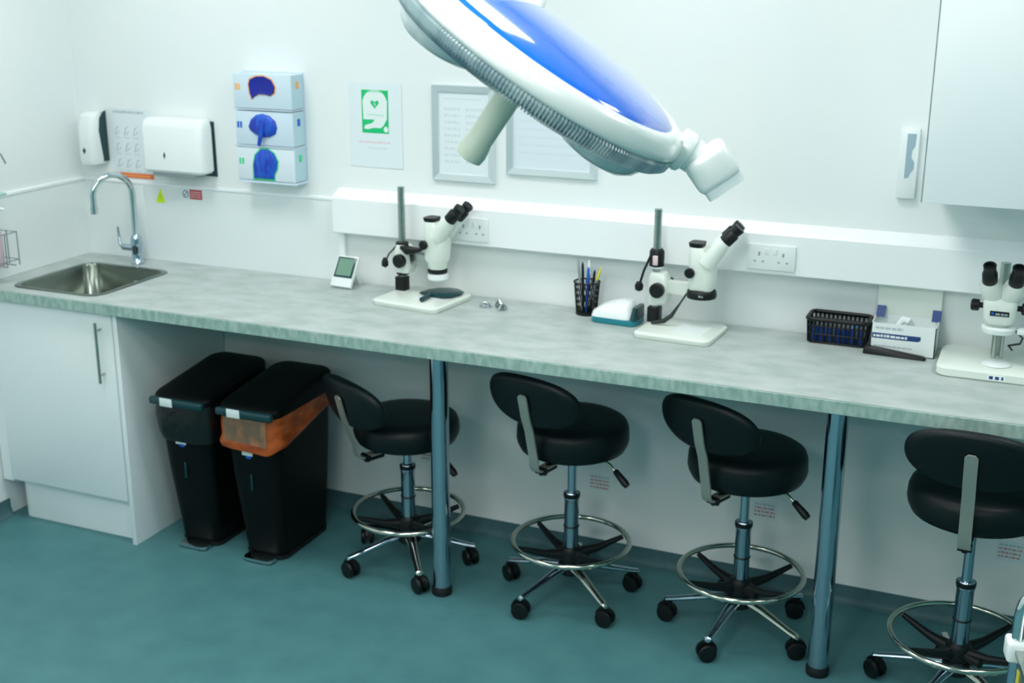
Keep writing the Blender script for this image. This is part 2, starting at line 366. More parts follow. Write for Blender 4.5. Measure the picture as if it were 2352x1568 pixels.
# ------------------------------------------------------------------ stools
def stool(x, y, zs, brot, base0, spoke0, lab, zback=.2, ht=.112):
    t = thing('stool', lab, 'stool', (x, y, 0), 0, 'black lab stools under the bench')
    # seat cushion
    rs = .180
    bm = B(); prof = [(.0, 0), (.10, 0), (.145, .003), (.168, .014), (rs-.003, .032), (rs, .045), (rs-.002, ht-.030), (.172, ht-.014), (.158, ht-.005), (.12, ht-.001), (0, ht)]
    lathe(bm, prof, (0, 0, zs), n=56); obj('seat', bm, 'vinyl', t, ang=70)
    bm = B(); cyl(bm, (0, 0, zs-.014), (0, 0, zs), .075, n=24); box(bm, -.05, .05, -.04, .04, zs-.022, zs-.006, bev=.004); obj('seat_plate', bm, 'black', t)
    # backrest
    bd = Vector((math.cos(brot), math.sin(brot), 0)); tg = Vector((-bd.y, bd.x, 0)); zb = zs + zback
    rr = []
    for s, off in ((.45, -.022), (.80, -.022), (.94, -.016), (1.0, -.002), (1.0, .006), (.95, .017), (.82, .022), (.4, .024)):
        ring = []
        for px, pz in ell(0, 0, .172*s, .084*s, 44, 2.3):
            q = px*px*1.1 - pz*.22          # wraps gently around the sitter
            ring.append(bd*(.228 + off - q) + tg*px + Vector((0, 0, zb + pz)))
        rr.append(ring)
    bm = B(); rings(bm, rr); obj('backrest', bm, 'vinyl', t, ang=70)
    # bent flat bar
    path = [(.02, zs-.012), (.15, zs-.014), (.175, zs-.016), (.192, zs-.012), (.200, zs+.002), (.203, zs+.03), (.226, zb-.10), (.245, zb-.05), (.2575, zb), (.2625, zb+.020), (.2645, zb+.028)]
    bm = B(); rr = []
    for i, (q, z) in enumerate(path):
        a = Vector(path[max(i-1, 0)]); b = Vector(path[min(i+1, len(path)-1)]); tt = (b-a).normalized(); n2 = Vector((-tt.y, tt.x))*.0028
        w = .0165 if i < len(path)-1 else .009
        rr.append([bd*(q+sx*n2.x) + tg*(sy*w) + Vector((0, 0, z+sx*n2.y)) for sx, sy in ((1, 1), (1, -1), (-1, -1), (-1, 1))])
    rings(bm, rr); br = obj('back_bracket', bm, 'barsteel', t, ang=30, label='bent flat steel bar')
    bm = B(); p = bd*.165 + Vector((0, 0, zs-.020)); cyl(bm, p - tg*.018, p + tg*.018, .012, n=16); box_vs = cyl(bm, bd*.10 + Vector((0, 0, zs-.02)), bd*.168 + Vector((0, 0, zs-.026)), .015, .011, n=12)
    obj('bracket_knob', bm, 'black', br, label='black clamp knob')
    # column
    bm = B(); cyl(bm, (0, 0, .36), (0, 0, zs-.012), .0145, n=28); obj('gas_lift', bm, 'legsteel', t)
    bm = B(); lathe(bm, [(.024, .10), (.024, .345), (.026, .35), (.026, .366), (.022, .372), (.014, .374)], n=32); obj('column', bm, 'legsteel', t)
    bm = B(); lathe(bm, [(.0262, 0), (.0272, .002), (.0272, .012), (.0262, .014)], (0, 0, .355), n=32); lathe(bm, [(.0245, 0), (.0265, .003), (.0245, .006)], (0, 0, .25), n=32)
    obj('collar', bm, 'black', t)
    # foot ring and its black spider
    zr = .197; Rr = .190
    bm = B(); tube(bm, [(Rr*math.cos(2*PI*i/72), Rr*math.sin(2*PI*i/72), zr) for i in range(72)], .0085, 12, True); fr = obj('foot_ring', bm, 'ringsteel', t)
    bm = B(); lathe(bm, [(.030, .125), (.036, .13), (.036, .168), (.030, .178), (.0241, .180)], n=28)
    for k in range(4):
        a = spoke0 + k*PI/2 + (.18 if k % 2 else -.18); ca, sa = math.cos(a), math.sin(a)
        tube(bm, [(ca*.025, sa*.025, .152), (ca*.09, sa*.09, .162), (ca*(Rr-.012), sa*(Rr-.012), zr-.006)], [.020, .013, .008], 10)
    cyl(bm, (.02, -.02, .15), (.062, -.05, .15), .013, n=14)
    obj('ring_spider', bm, 'black', fr, label='black four-spoke spider with clamp')
    # star base
    bm = B(); lathe(bm, [(.0, .085), (.036, .085), (.045, .095), (.040, .125), (.026, .135), (.0, .135)], n=30); obj('base_hub', bm, 'black', t)
    for k in range(5):
        a = base0 + k*2*PI/5; ca, sa = math.cos(a), math.sin(a); sd = Vector((-sa, ca, 0)); Rb = .217
        bm = B(); rr = []
        for q, z, w, h in ((.03, .112, .020, .012), (.09, .104, .016, .011), (.16, .088, .013, .009), (.205, .078, .012, .008), (Rb+.012, .074, .012, .008), (Rb+.018, .070, .008, .004)):
            c = Vector((ca*q, sa*q, z)); rr.append([c + sd*(w*math.cos(2*PI*i/12)) + Vector((0, 0, h*math.sin(2*PI*i/12))) for i in range(12)])
        rings(bm, rr); obj('leg', bm, 'ringsteel' if k % 2 else 'legsteel', t)
        hx = Vector((ca*Rb, sa*Rb, 0)); ra = a + .9 + k*1.7 + base0; rd = Vector((math.cos(ra), math.sin(ra), 0)); ax = Vector((-rd.y, rd.x, 0))
        bm = B()
        cyl(bm, hx + Vector((0, 0, .050)), hx + Vector((0, 0, .070)), .008, n=12)
        c = hx + rd*.008 + Vector((0, 0, .034)); 
        rr = []
        for s_ in (-1, 1):
            pts = [c + ax*(s_*.006) + rd*(math.cos(q)*.032) + Vector((0, 0, math.sin(q)*.032)) for q in [PI*1.05*i/12 - .1 for i in range(13)]]
            rr.append(pts)
        rings(bm, rr); box_c = cyl(bm, c - ax*.02, c + ax*.02, .006, n=10)
        ca_o = obj('caster', bm, 'black', t)
        for s_ in (-1, 1):
            bm = B(); o_ = hx + rd*.008 + Vector((0, 0, .0285)) + ax*(.0075*s_)
            lathe(bm, [(.020, 0), (.0275, .001), (.0285, .004), (.0285, .010), (.026, .014), (.012, .016), (0, .016)], o_, ax*s_, n=26)
            obj('wheel', bm, 'black', ca_o)
    # height lever
    bm = B(); tube(bm, [(.03, .01, zs-.012), (.10, .00, zs-.018), (.130, -.005, zs-.030), (.150, -.012, zs-.048)], .0045, 10); lv = obj('height_lever', bm, 'ringsteel', t)
    bm = B(); a = Vector((.147, -.011, zs-.044)); b = Vector((.196, -.03, zs-.082)); tube(bm, [a, a.lerp(b, .08), a.lerp(b, .8), b], [.007, .010, .0125, .010], 14)
    obj('lever_grip', bm, 'black', lv, label='black plastic grip')
stool(1.580, -.315, .455, math.atan2(-.205, -.110), R(-126), R(50), 'leftmost black lab stool, right of the bins, its seat lowest', .188, .100)
stool(2.178, -.313, .517, math.atan2(-.215, -.060), R(-113), R(48), 'black lab stool just right of the middle bench leg, second from the bins', .226)
stool(2.740, -.310, .510, math.atan2(-.205, -.085), R(-100), R(52), 'black lab stool left of the right-hand bench leg, third from the bins', .232)
stool(3.395, -.445, .563, math.atan2(-.20, -.012), R(-114), R(55), 'nearest black lab stool, at the right edge with its seat highest', .245, .105)

# ------------------------------------------------------------------ things on the left wall and the back wall
def wallthing(name, label, cat, x, z, group=None): return thing(name, label, cat, (x, 0, z), 0, group)

t = wallthing('soap_dispenser', 'white soap dispenser with dark window beside the wall corner', 'soap dispenser', .035, 1.255)
bm = B(); loft(bm, [(.064, -.040, .012, .072, .078, .018), (.064, -.043, .03, .078, .084, .022), (.064, -.042, .15, .078, .082, .022), (.064, -.036, .195, .070, .070, .024), (.064, -.028, .205, .055, .05, .02)])
obj('case', bm, 'white', t)
bm = B(); poly(bm, [(-.002, 0), (-.030, 0), (-.038, .06), (-.046, .12), (-.034, .165), (-.016, .185), (-.002, .190)], (.1005, 0, .020), (0, 1, 0), (0, 0, 1), (1, 0, 0), .005)
obj('window', bm, 'tealdark', t, label='dark teal side window')
bm = B(); poly(bm, [(0, -.013), (.007, 0), (0, .011), (-.007, 0)], (.060, -.0852, .065), (1, 0, 0), (0, 0, 1), (0, -1, 0), .002); obj('keyhole', bm, 'tealdark', t)

o = B(); box(o, .160, .350, -.0015, -.0003, 1.236, 1.478); t = obj('handwash_poster', o, 'paper', None, False); tag(t, 'faint white hand washing poster behind the paper towel dispenser', 'poster')
bm = B()
for r_ in range(3):
    for c_ in range(4):
        x = .175 + c_*.043; z = 1.395 - r_*.062
        tube(bm, [(x+.004, -.0018, z-.02), (x+.012, -.0018, z+.008), (x+.022, -.0018, z+.012)], .0016, 5); box(bm, x+.002, x+.026, -.0019, -.0015, z-.030, z-.028)
        tube(bm, [(x+.010, -.0018, z-.018), (x+.026, -.0018, z-.004)], .0013, 5)
obj('drawings', bm, 'print', t, label='rows of small grey hand drawings')
bm = B(); marks(bm, .175, .318, 1.458, .011, -.0015, .15); obj('heading', bm, 'print', t)
o = B(); box(o, .186, .345, -.0035, -.002, 1.214, 1.232); t = obj('orange_strip', o, 'orange', None, False); tag(t, 'orange label strip below the hand washing poster', 'label')
bm = B(); marks(bm, .205, .33, 1.220, .006, -.0035); obj('print', bm, 'orangeborder', t)

t = wallthing('paper_towel_dispenser', 'wide white paper towel dispenser on the back wall', 'towel dispenser', .345, 1.255)
bm = B(); loft(bm, [(.156, -.043, .004, .254, .074, .02), (.156, -.046, .014, .276, .086, .024), (.156, -.045, .17, .276, .084, .026), (.155, -.040, .192, .268, .072, .024), (.155, -.036, .201, .25, .058, .02)])
obj('cover', bm, 'white', t)
bm = B(); loft(bm, [(.157, -.003, -.010, .278, .006, .002), (.157, -.003, .192, .272, .006, .002)]); obj('back_plate', bm, 'tealdark', t, label='dark back plate showing as an edge')
bm = B(); box(bm, .06, .255, -.078, -.02, -.010, .006, bev=.004); obj('slot', bm, 'seam', t)
bm = B(); poly(bm, [(0, -.012), (.004, 0), (0, .012), (-.004, 0)], (.128, -.0892, .070), (1, 0, 0), (0, 0, 1), (0, -1, 0), .002); obj('keyhole', bm, 'tealdark', t)

bm = B(); poly(bm, [(-.022, 0), (.022, 0), (.002, .056)], (.372, -.0052, 1.128), (1, 0, 0), (0, 0, 1), (0, -1, 0), .001); t = obj('warning_label', bm, 'lime', None, False)
tag(t, 'lime yellow triangular warning label below the towel dispenser', 'label')
bm = B(); marks(bm, .360, .386, 1.142, .004, -.0063); marks(bm, .365, .380, 1.152, .004, -.0063); obj('print', bm, 'yellow', t)
t = thing('prohibition_label', 'small white and red sticker under the towel dispenser', 'label', (.476, -.0055, 1.152))
part_box('white_field', 'paper', t, 0, .034, -.0008, 0, 0, .036)
bm = B(); tube(bm, [(.016+.012*math.cos(a), -.0010, .018+.013*math.sin(a)) for a in [2*PI*i/20 for i in range(20)]], .0014, 6, True); tube(bm, [(.007, -.001, .009), (.025, -.001, .027)], .0014, 6); obj('symbol', bm, 'navy', t)
f_ = part_box('red_field', 'red', t, .034, .090, -.0008, 0, 0, .036)
for i in range(3):
    bm = B(); marks(bm, .039, .085, .007+i*.009, .004, -.0008); obj('print_line', bm, 'pink', f_)

# glove dispenser
t = wallthing('glove_dispenser', 'wall holder with three boxes of blue gloves', 'glove dispenser', .745, 1.258)
GX0, GX1, GD = .045, .285, -.080
bm = B(); box(bm, GX0-.012, GX1+.004, -.004, 0, -.01, .38, bev=.001); box(bm, GX0-.004, GX1+.004, GD-.003, -.004, -.008, -.001)
for z in (.123, .252): box(bm, GX0-.004, GX1+.003, GD-.004, -.004, z-.002, z+.002)
obj('holder', bm, 'holder', t)
for i, (z0, border, bl) in enumerate(((.001, 'greenborder', 'lowest glove box with green print'), (.127, 'greenborder', 'middle glove box with a glove hanging out'), (.256, 'orangeborder', 'top glove box with orange edged slot'))):
    bx = part_box('glove_box', 'holder' if i else 'paper2', t, GX0, GX1, GD, -.006, z0, z0+.119, bev=.001, label=bl)
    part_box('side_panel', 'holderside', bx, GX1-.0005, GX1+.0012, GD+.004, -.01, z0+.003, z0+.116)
    cx = GX0 + .118; cz = z0 + (.065, .068, .072)[i]
    if i == 0:
        P = [(-.050, -.058), (-.050, -.01), (-.04, .025), (-.018, .045), (.012, .048), (.038, .034), (.052, .006), (.048, -.02), (.036, -.04), (.036, -.058)]
    elif i == 1:
        P = [(-.062, -.004), (-.05, .022), (-.028, .038), (.0, .043), (.03, .036), (.052, .018), (.058, -.004), (.05, -.026), (.025, -.038), (-.005, -.040), (-.035, -.030), (-.055, -.016)]
    else:
        P = [(-.052, .012), (-.045, .028), (-.02, .038), (.012, .040), (.042, .028), (.056, .004), (.052, -.016), (.035, -.026), (.012, -.022), (-.012, -.022), (-.032, -.032), (-.040, -.040), (-.048, -.02)]
    Q = [(x*1.10, z*1.10) for x, z in P]
    bm = B(); poly(bm, Q, (cx, GD, cz), (1, 0, 0), (0, 0, 1), (0, -1, 0), .0008)
    if i != 1: obj('slot_border', bm, border, bx, False)
    else: bm.free()
    bm = B(); rings(bm, [[Vector((cx+x*s, GD-.0008-h, cz+z*s)) for x, z in P] for s, h in ((1, 0), (.97, .004), (.8, .009 if i < 2 else .002), (.4, .012 if i < 2 else .001))])
    obj('glove', bm, 'gloveblue' if i < 2 else 'gloveshadow', bx, label='blue nitrile glove bunched in the slot')
    if i == 1:
        bm = B(); tube(bm, [(cx+.004, GD-.010, cz+.01), (cx-.002, GD-.016, cz-.03), (cx-.014, GD-.015, cz-.068)], [.010, .009, .006], 10); obj('glove_finger', bm, 'gloveblue', bx)
    bm = B()
    c_ = ('greenborder', 'royal', 'orangeborder')[i]
    for k in range(2): box(bm, GX0+.008+k*.012, GX0+.016+k*.012, GD-.0008, GD, cz-.010, cz+.012)
    obj('size_mark', bm, c_, bx)
    bm = B(); box(bm, GX1+.0012, GX1+.002, -.052, -.034, z0+.07, z0+.095); obj('side_mark', bm, c_, bx)

# heart sign: laminated sheet with a green panel
t = thing('defibrillator_sign', 'laminated sheet with a green and white heart sign', 'sign', (1.316, -.001, 1.322))
part_box('sheet', 'paper', t, -.104, .104, -.0012, 0, 0, .290)
g = part_box('green_panel', 'green', t, -.052, .052, -.0022, -.0012, .119, .266)
def flat(name, m, parent, pts, y, z0, th=.0006):
    bm = B(); poly(bm, pts, (0, y, z0), (1, 0, 0), (0, 0, 1), (0, -1, 0), th); return obj(name, bm, m, parent, False)
arch = [(-.046, .046), (.046, .046), (.048, .11)] + [(.047*math.cos(a), .105+.042*math.sin(a)) for a in [PI*i/14 for i in range(1, 14)]] + [(-.048, .11)]
flat('white_arch', 'signwhite', g, arch, -.0022, .119)
flat('pale_top', 'pale', g, [(-.028, .140), (.028, .140), (.018, .1465), (-.018, .1465)] and [(-.026, .139), (.026, .139), (.014, .1465), (-.014, .1465)], -.0029, .119)
hp = [(0, -.014), (.016, .004), (.015, .012), (.008, .014), (0, .008), (-.008, .014), (-.015, .012), (-.016, .004)]
flat('heart', 'green', g, [(x, z+.098) for x, z in hp], -.0029, .119)
flat('bolt', 'signwhite', g, [(-.005, .104), (.004, .101), (.001, .098), (.006, .090), (-.002, .097), (0, .099)], -.0036, .119)
flat('pale_line', 'pale', g, [(-.03, .062), (.035, .060), (.035, .063), (-.03, .065)], -.0029, .119)
flat('hand_shape', 'signwhite', g, [(-.044, .014), (-.03, .012), (-.005, .018), (.022, .018), (.034, .028), (.044, .046), (.0, .046), (-.012, .034), (-.040, .026)], -.0024, .119, .0007)
flat('ring_shape', 'signwhite', g, ell(.042, .014, .009, .010, 16), -.0024, .119, .0007)
bm = B(); marks(bm, -.068, .060, .084, .006, -.0012); obj('print', bm, 'pink', t)
bm = B(); marks(bm, -.035, .045, .064, .006, -.0012); obj('small_print', bm, 'faint', t)

def frame(x0, x1, z0, z1, lab, land):
    t = thing('snap_frame', lab, 'frame', ((x0+x1)/2, -.001, z0)); w = (x1-x0)/2; h = z1-z0; b = .022
    bm = B()
    for q in (0, 1, 2, 3):
        if q == 0: P = [(-w, 0), (w, 0), (w-b, b), (-w+b, b)]
        elif q == 1: P = [(w, 0), (w, h), (w-b, h-b), (w-b, b)]
        elif q == 2: P = [(w, h), (-w, h), (-w+b, h-b), (w-b, h-b)]
        else: P = [(-w, h), (-w, 0), (-w+b, b), (-w+b, h-b)]
        lo = [Vector((x, 0, z)) for x, z in P]
        hi = [Vector((x*(.985), -.012 if i < 2 else -.009, z + (h/2-z)*.012)) for i, (x, z) in enumerate(P)]
        rings(bm, [lo, hi])
    obj('border', bm, 'silver', t, True, 25)
    part_box('print_sheet', 'paper2' if land else 'paper', t, -w+b, w-b, -.004, 0, b, h-b)
    if not land:
        bm = B(); marks(bm, -w+b+.02, w-b-.03, h-b-.026, .005, -.004); obj('heading', bm, 'faint', t, False)
        for i in range(9):
            bm = B(); marks(bm, -w+b+.022, -.012, h-b-.062-i*.022, .009, -.004); marks(bm, .008, w-b-.022, h-b-.062-i*.022, .009, -.004); obj('print_line', bm, 'faint', t, False)
    else:
        for i in range(7):
            bm = B(); marks(bm, -w+b+.022, w-b-.03, h-b-.05-i*.026, .006, -.004); obj('print_line', bm, 'faint', t, False)
frame(1.538, 1.771, 1.295, 1.617, 'silver snap frame in portrait shape on the back wall', False)
frame(1.812, 2.132, 1.332, 1.632, 'wide silver snap frame partly hidden behind the examination lamp', True)

def socket(x0, x1, z0, z1, lab):
    t = thing('socket_outlet', lab, 'socket', (x0, -.055, z0), 0, 'double sockets on the trunking'); w = x1-x0; h = z1-z0
    part_box('plate', 'white', t, 0, w, -.009, 0, 0, h, bev=.0025)
    bm = B()
    for cx in (w*.25, w*.75):
        box(bm, cx-.003, cx+.003, -.0094, -.009, h*.55, h*.70); box(bm, cx-.016, cx-.009, -.0094, -.009, h*.30, h*.36); box(bm, cx+.009, cx+.016, -.0094, -.009, h*.30, h*.36)
    obj('pin_holes', bm, 'seam', t, False)
    for cx in (w*.42, w*.58):
        part_box('rocker', 'white', t, cx-.006, cx+.006, -.012, -.009, h*.62, h*.86, bev=.001)
socket(1.648, 1.770, 1.105, 1.186, 'white double socket behind the left microscope')
socket(2.648, 2.796, 1.103, 1.182, 'white double socket right of the middle microscope')

for x, lab in ((1.505, 'small white notice with red print low on the wall behind the leftmost stool'), (2.165, 'small white notice with red print low on the wall behind the second stool'),
               (2.742, 'small white notice with red print low on the wall behind the third stool'), (3.500, 'small white notice with red print low on the wall behind the nearest stool')):
    t = thing('wall_notice', lab, 'notice', (x, 0, .244), 0, 'small notices low on the wall')
    part_box('sheet', 'paper', t, -.042, .042, -.0015, 0, 0, .070)
    for i in range(4):
        bm = B(); marks(bm, -.034, .034, .012+i*.013, .007, -.0015); obj('print', bm, 'softred' if i < 3 else 'print', t, False)

# narrow white dispenser beside the wall cupboard
t = thing('wall_dispenser', 'slim white wall dispenser with a grey slot beside the wall cupboard', 'dispenser', (3.098, 0, 1.345))
part_box('case', 'white', t, -.032, .022, -.020, 0, 0, .205, bev=.004)
bm = B(); poly(bm, [(-.012, .060), (.000, .062), (.004, .075), (.013, .088), (.013, .108), (.004, .120), (.004, .140), (.012, .155), (.013, .190), (-.012, .190)], (0, -.020, 0), (1, 0, 0), (0, 0, 1), (0, -1, 0), .001)
obj('slot', bm, mat('slot_grey_blue', (.33, .45, .52), .4), t, False)

t = thing('wall_cupboard', 'white wall cupboard at the top right above the bench', 'cupboard', (3.168, 0, 1.395))
part_box('carcass', 'door', t, .002, 1.60, -.345, -.001, 0, .80)
for i in range(3):
    part_box('door', 'door', t, .005+i*.535, .532+i*.535, -.365, -.347, .002, .80, bev=.002)
part_box('gap_shade', 'seam', t, -.0005, .0018, -.347, -.33, 0, .80)  # grey strip stands in for the shadow in the door gap

# left wall: lever dispenser, wire rack with soap bottle
t = thing('lever_dispenser', 'elbow lever dispenser high on the left wall, cut by the frame', 'dispenser', (0, -.55, 1.215))
bm = B(); loft(bm, [(.045, -.02, .01, .09, .105, .01), (.045, -.02, .22, .09, .105, .01)]); obj('case', bm, 'white', t)
part_box('base', 'glass', t, .002, .092, -.074, .060, 0, .009, bev=.002)
bm = B(); tube(bm, [(.05, -.02, .18), (.10, .0, .165), (.115, .030, .150), (.115, .048, .115)], .0032, 8); obj('lever', bm, 'wire', t)
t = thing('wire_rack', 'wire rack on the left wall beside the sink', 'rack', (0, -.53, .905))
bm = B()
x0, x1, y0, y1 = .008, .098, -.06, .058
for z in (.075, .175):
    tube(bm, [(x0, y0, z), (x1, y0, z), (x1, y1, z), (x0, y1, z)], .0022, 6, True)
for x, y in ((x1, y0), (x1, 0), (x1, y1), (x0, y0), (x0, y1), (.05, y1)):
    tube(bm, [(x, y, .055), (x, y, .178)], .0022, 6)
for y in (-.04, 0, .04): tube(bm, [(x0, y, .056), (x1, y, .056)], .002, 6)
obj('wires', bm, 'wire', t)
t = thing('soap_bottle', 'pink soap bottle with a white top in the wire rack', 'bottle', (.052, -.545, .963))
bm = B(); lathe(bm, [(0, 0), (.033, 0), (.036, .006), (.036, .11), (.028, .135), (.013, .145), (.013, .155), (0, .155)], n=30); obj('body', bm, 'pinksoap', t)
bm = B(); lathe(bm, [(.018, .155), (.018, .178), (.009, .182), (.005, .20), (.012, .202), (.012, .215), (0, .215)], n=24); tube(bm, [(0, 0, .208), (.02, .02, .210), (.04, .035, .203)], .005, 8); obj('pump', bm, 'white', t)

# ------------------------------------------------------------------ things on the worktop
WT = H
t = thing('desk_thermometer', 'small white digital thermometer with green display on the worktop', 'thermometer', (1.222, -.075, WT), R(-4))
Mx = Matrix.Rotation(R(-32), 4, 'X')
bm = B(); box(bm, -.047, .040, -.006, .008, 0.002, .118, bev=.003, m=Matrix.Translation((0, -.035, .004)) @ Mx); obj('case', bm, 'white', t)
bm = B(); box(bm, -.041, .036, -.0085, -.0055, .036, .112, bev=.001, m=Matrix.Translation((0, -.035, .004)) @ Mx); obj('bezel', bm, 'tealdark', t)
bm = B(); box(bm, -.034, .028, -.0095, -.0083, .043, .106, m=Matrix.Translation((0, -.035, .004)) @ Mx); obj('display', bm, 'lcd', t)
bm = B(); box(bm, -.035, .028, -.001, .009, 0, .075, bev=.002, m=Matrix.Translation((0, .045, .002)) @ Matrix.Rotation(R(32), 4, 'X')); obj('stand', bm, 'white', t)

def scope(x, y, rot, lab, ring, base):
    t = thing('microscope', lab, 'microscope', (x, y, WT), rot)
    w, d = base; th = .020
    bm = B(); loft(bm, [(0, 0, 0, w-.006, d-.006, .022), (0, 0, .004, w, d, .025), (0, 0, th-.005, w, d, .025), (0, 0, th, w-.012, d-.012, .022)]); bs = obj('base', bm, 'offwhite', t)
    part_box('stage_plate', 'white', bs, -.01, .085, -.05, .05, th, th+.001)
    cx, cy = -w/2+.020, .045
    bm = B(); cyl(bm, (cx, cy, th), (cx, cy, .378), .0125, n=24); obj('column', bm, 'steel', t)
    bm = B(); loft(bm, [(cx, cy-.004, th, .040, .040, .008), (cx, cy-.004, th+.046, .040, .040, .008)]); obj('column_foot', bm, 'black', t)
    bm = B(); lathe(bm, [(.018, 0), (.022, .003), (.022, .016), (.018, .019)], (cx, cy, .072), n=24); lathe(bm, [(.018, 0), (.022, .003), (.022, .02), (.018, .024)], (cx, cy, .190 if ring else .165), n=24); obj('safety_collar', bm, 'white' if ring else 'black', t)
    bm = B(); loft(bm, [(cx+.012, cy-.002, .085, .058, .055, .014), (cx+.014, cy-.002, .10, .066, .062, .016), (cx+.012, cy-.002, .165, .062, .058, .016), (cx+.01, cy-.002, .18, .045, .045, .014)])
    fb = obj('focus_block', bm, 'offwhite', t)
    for s_ in (-1, 1):
        bm = B(); lathe(bm, [(.012, 0), (.012, .008), (.022, .009), (.0235, .012), (.0235, .026), (.020, .030), (0, .031)], (cx+.022, cy-.002+s_*.030, .132), (0, s_, 0), n=30); obj('focus_knob', bm, 'black', fb)
    # support arm to the head
    hx, hy = cx+.155, cy-.015
    bm = B(); loft(bm, [(cx+.07, cy-.004, .118, .11, .030, .012), (cx+.075, cy-.004, .156, .12, .034, .012)]); obj('arm', bm, 'offwhite' if ring else 'steel', t)
    if ring:
        bm = B(); lathe(bm, [(.020, 0), (.0235, .004), (.0235, .05), (.018, .058)], (cx, cy, .195), n=20); tube(bm, [(cx-.01, cy-.03, .235), (cx-.025, cy-.045, .19), (cx-.035, cy-.05, .15)], .004, 8)
        lathe(bm, [(.0, -.016), (.012, -.010), (.014, .004), (.008, .016), (0, .018)], (cx-.037, cy-.052, .138), (0, 0, 1), n=16)
        obj('upper_clamp', bm, 'black', t)
        bm = B(); box(bm, cx-.004, cx+.012, cy-.030, cy-.022, .205, .235, bev=.002); obj('clamp_light', bm, 'pink', t, label='pale pink spot on the clamp')
    else:
        bm = B(); tube(bm, [(cx+.015, cy-.03, .175), (cx+.045, cy-.035, .170), (cx+.075, cy-.035, .172), (cx+.105, cy-.03, .178)], [.006, .016, .012, .004], 12)
        tube(bm, [(cx+.035, cy-.03, .17), (cx+.042, cy-.03, .195)], [.012, .004], 8)
        tube(bm, [(cx-.01, cy-.02, .175), (cx-.028, cy-.04, .15), (cx-.036, cy-.045, .13)], .0028, 8)
        lathe(bm, [(.0, -.018), (.012, -.010), (.012, .004), (.006, .018), (0, .02)], (cx-.040, cy-.048, .118), (0, 0, 1), n=16)
        obj('clamp_levers', bm, 'black', t)
    # head
    bm = B(); loft(bm, [(hx, hy, .140, .070, .066, .024), (hx, hy, .150, .078, .074, .026), (hx+.002, hy, .205, .080, .076, .024), (hx, hy, .235, .076, .074, .02), (hx-.016, hy, .268, .046, .060, .015), (hx-.018, hy, .276, .040, .054, .014)])
    hd_ = obj('head', bm, 'offwhite', t)
    bm = B(); loft(bm, [(hx-.020, hy, .278, .042, .052, .012), (hx-.020, hy, .290, .046, .056, .012)]); obj('camera_port_cap', bm, 'black', hd_)
    for s_ in (-1, 1):
        bm = B(); lathe(bm, [(.008, 0), (.015, .002), (.016, .012), (.013, .016), (0, .017)], (hx-.028, hy+s_*.034, .200), (0, s_, 0), n=22); obj('zoom_knob', bm, 'black', hd_)
    bm = B(); lathe(bm, [(.030, 0), (.032, .004), (.034, .022), (.036, .026)], (hx, hy, .116), n=32); obj('objective', bm, 'offwhite', hd_)
    if ring:
        bm = B(); lathe(bm, [(.026, -.004), (.045, -.004), (.047, .002), (.045, .016), (.038, .024), (.026, .024)], (hx, hy, .122), n=36); rl = obj('ring_light', bm, 'black', t)
        bm = B(); marks(bm, hx+.005, hx+.022, .128, .006, hy-.0475); obj('ring_print', bm, 'seam', rl)
        bm = B(); tube(bm, [(hx-.044, hy, .130), (hx-.062, hy-.02, .095), (hx-.085, hy-.03, .055), (hx-.11, hy-.03, .035), (hx-.15, hy-.03, .024)], [.003, .003, .007, .008, .004], 8); obj('cable', bm, 'cable', rl)
    else:
        bm = B(); lathe(bm, [(.030, 0), (.034, .002), (.034, .010), (.030, .012)], (hx, hy, .102), n=32); obj('lens_ring', bm, 'black', hd_)
        bm = B(); lathe(bm, [(.030, 0), (.036, .006), (.036, .020), (.030, .024)], (hx+.002, hy, .076), n=32); obj('lens_cover', bm, 'white', hd_)
    # binocular tubes
    for s_ in (-1, 1):
        hr = R(13 if ring else 3); ch, sh = math.cos(hr), math.sin(hr); dz = .022 if ring else .012
        rp = lambda q, w_, z_: Vector((hx + q*ch - w_*sh, hy + q*sh + w_*ch, z_))
        a = rp(.012, s_*.022, .226); b = rp(.056, s_*.028, .270+dz); dr_ = Vector((.68*ch, .68*sh, .73)).normalized()
        bm = B(); tube(bm, [a, a.lerp(b, .5), b, b + dr_*.015], [.028, .026, .024, .019], 18); tb = obj('eyepiece_tube', bm, 'offwhite', hd_)
        p = b + dr_*.010
        bm = B(); lathe(bm, [(.017, 0), (.021, .004), (.021, .036), (.0165, .042), (.0185, .056), (.0185, .064), (.011, .065), (0, .063)], p, dr_, n=24); obj('eyepiece', bm, 'black', hd_)
    return t
scope(1.563, -.150, R(-7), 'white stereo microscope on the left, nearest the thermometer', False, (.262, .245))
scope(2.478, -.175, R(-3), 'white stereo microscope with a black ring light in the middle of the bench', True, (.245, .215))

# dark paddle on the left microscope's base
t = thing('paddle', 'black oval paddle with a short handle lying on the left microscope base', 'paddle', (1.612, -.110, WT+.0212), R(0))
bm = B(); pts = [(-.065, -.03), (-.055, .01), (-.03, .045), (.01, .065), (.045, .062), (.070, .040), (.074, .01), (.06, -.03), (.03, -.055), (.0, -.05), (-.03, -.045)]
rings(bm, [[Vector((x*s, y*s, z)) for x, y in pts] for s, z in ((.9, 0), (1, .003), (1, .007), (.9, .011), (.4, .012))]); obj('blade', bm, 'tealdark', t)
bm = B(); tube(bm, [(-.02, -.035, .0085), (-.012, -.08, .0085), (-.012, -.118, .0085)], [.0082, .0078, .0082], 12); obj('grip', bm, 'tealdark', t)

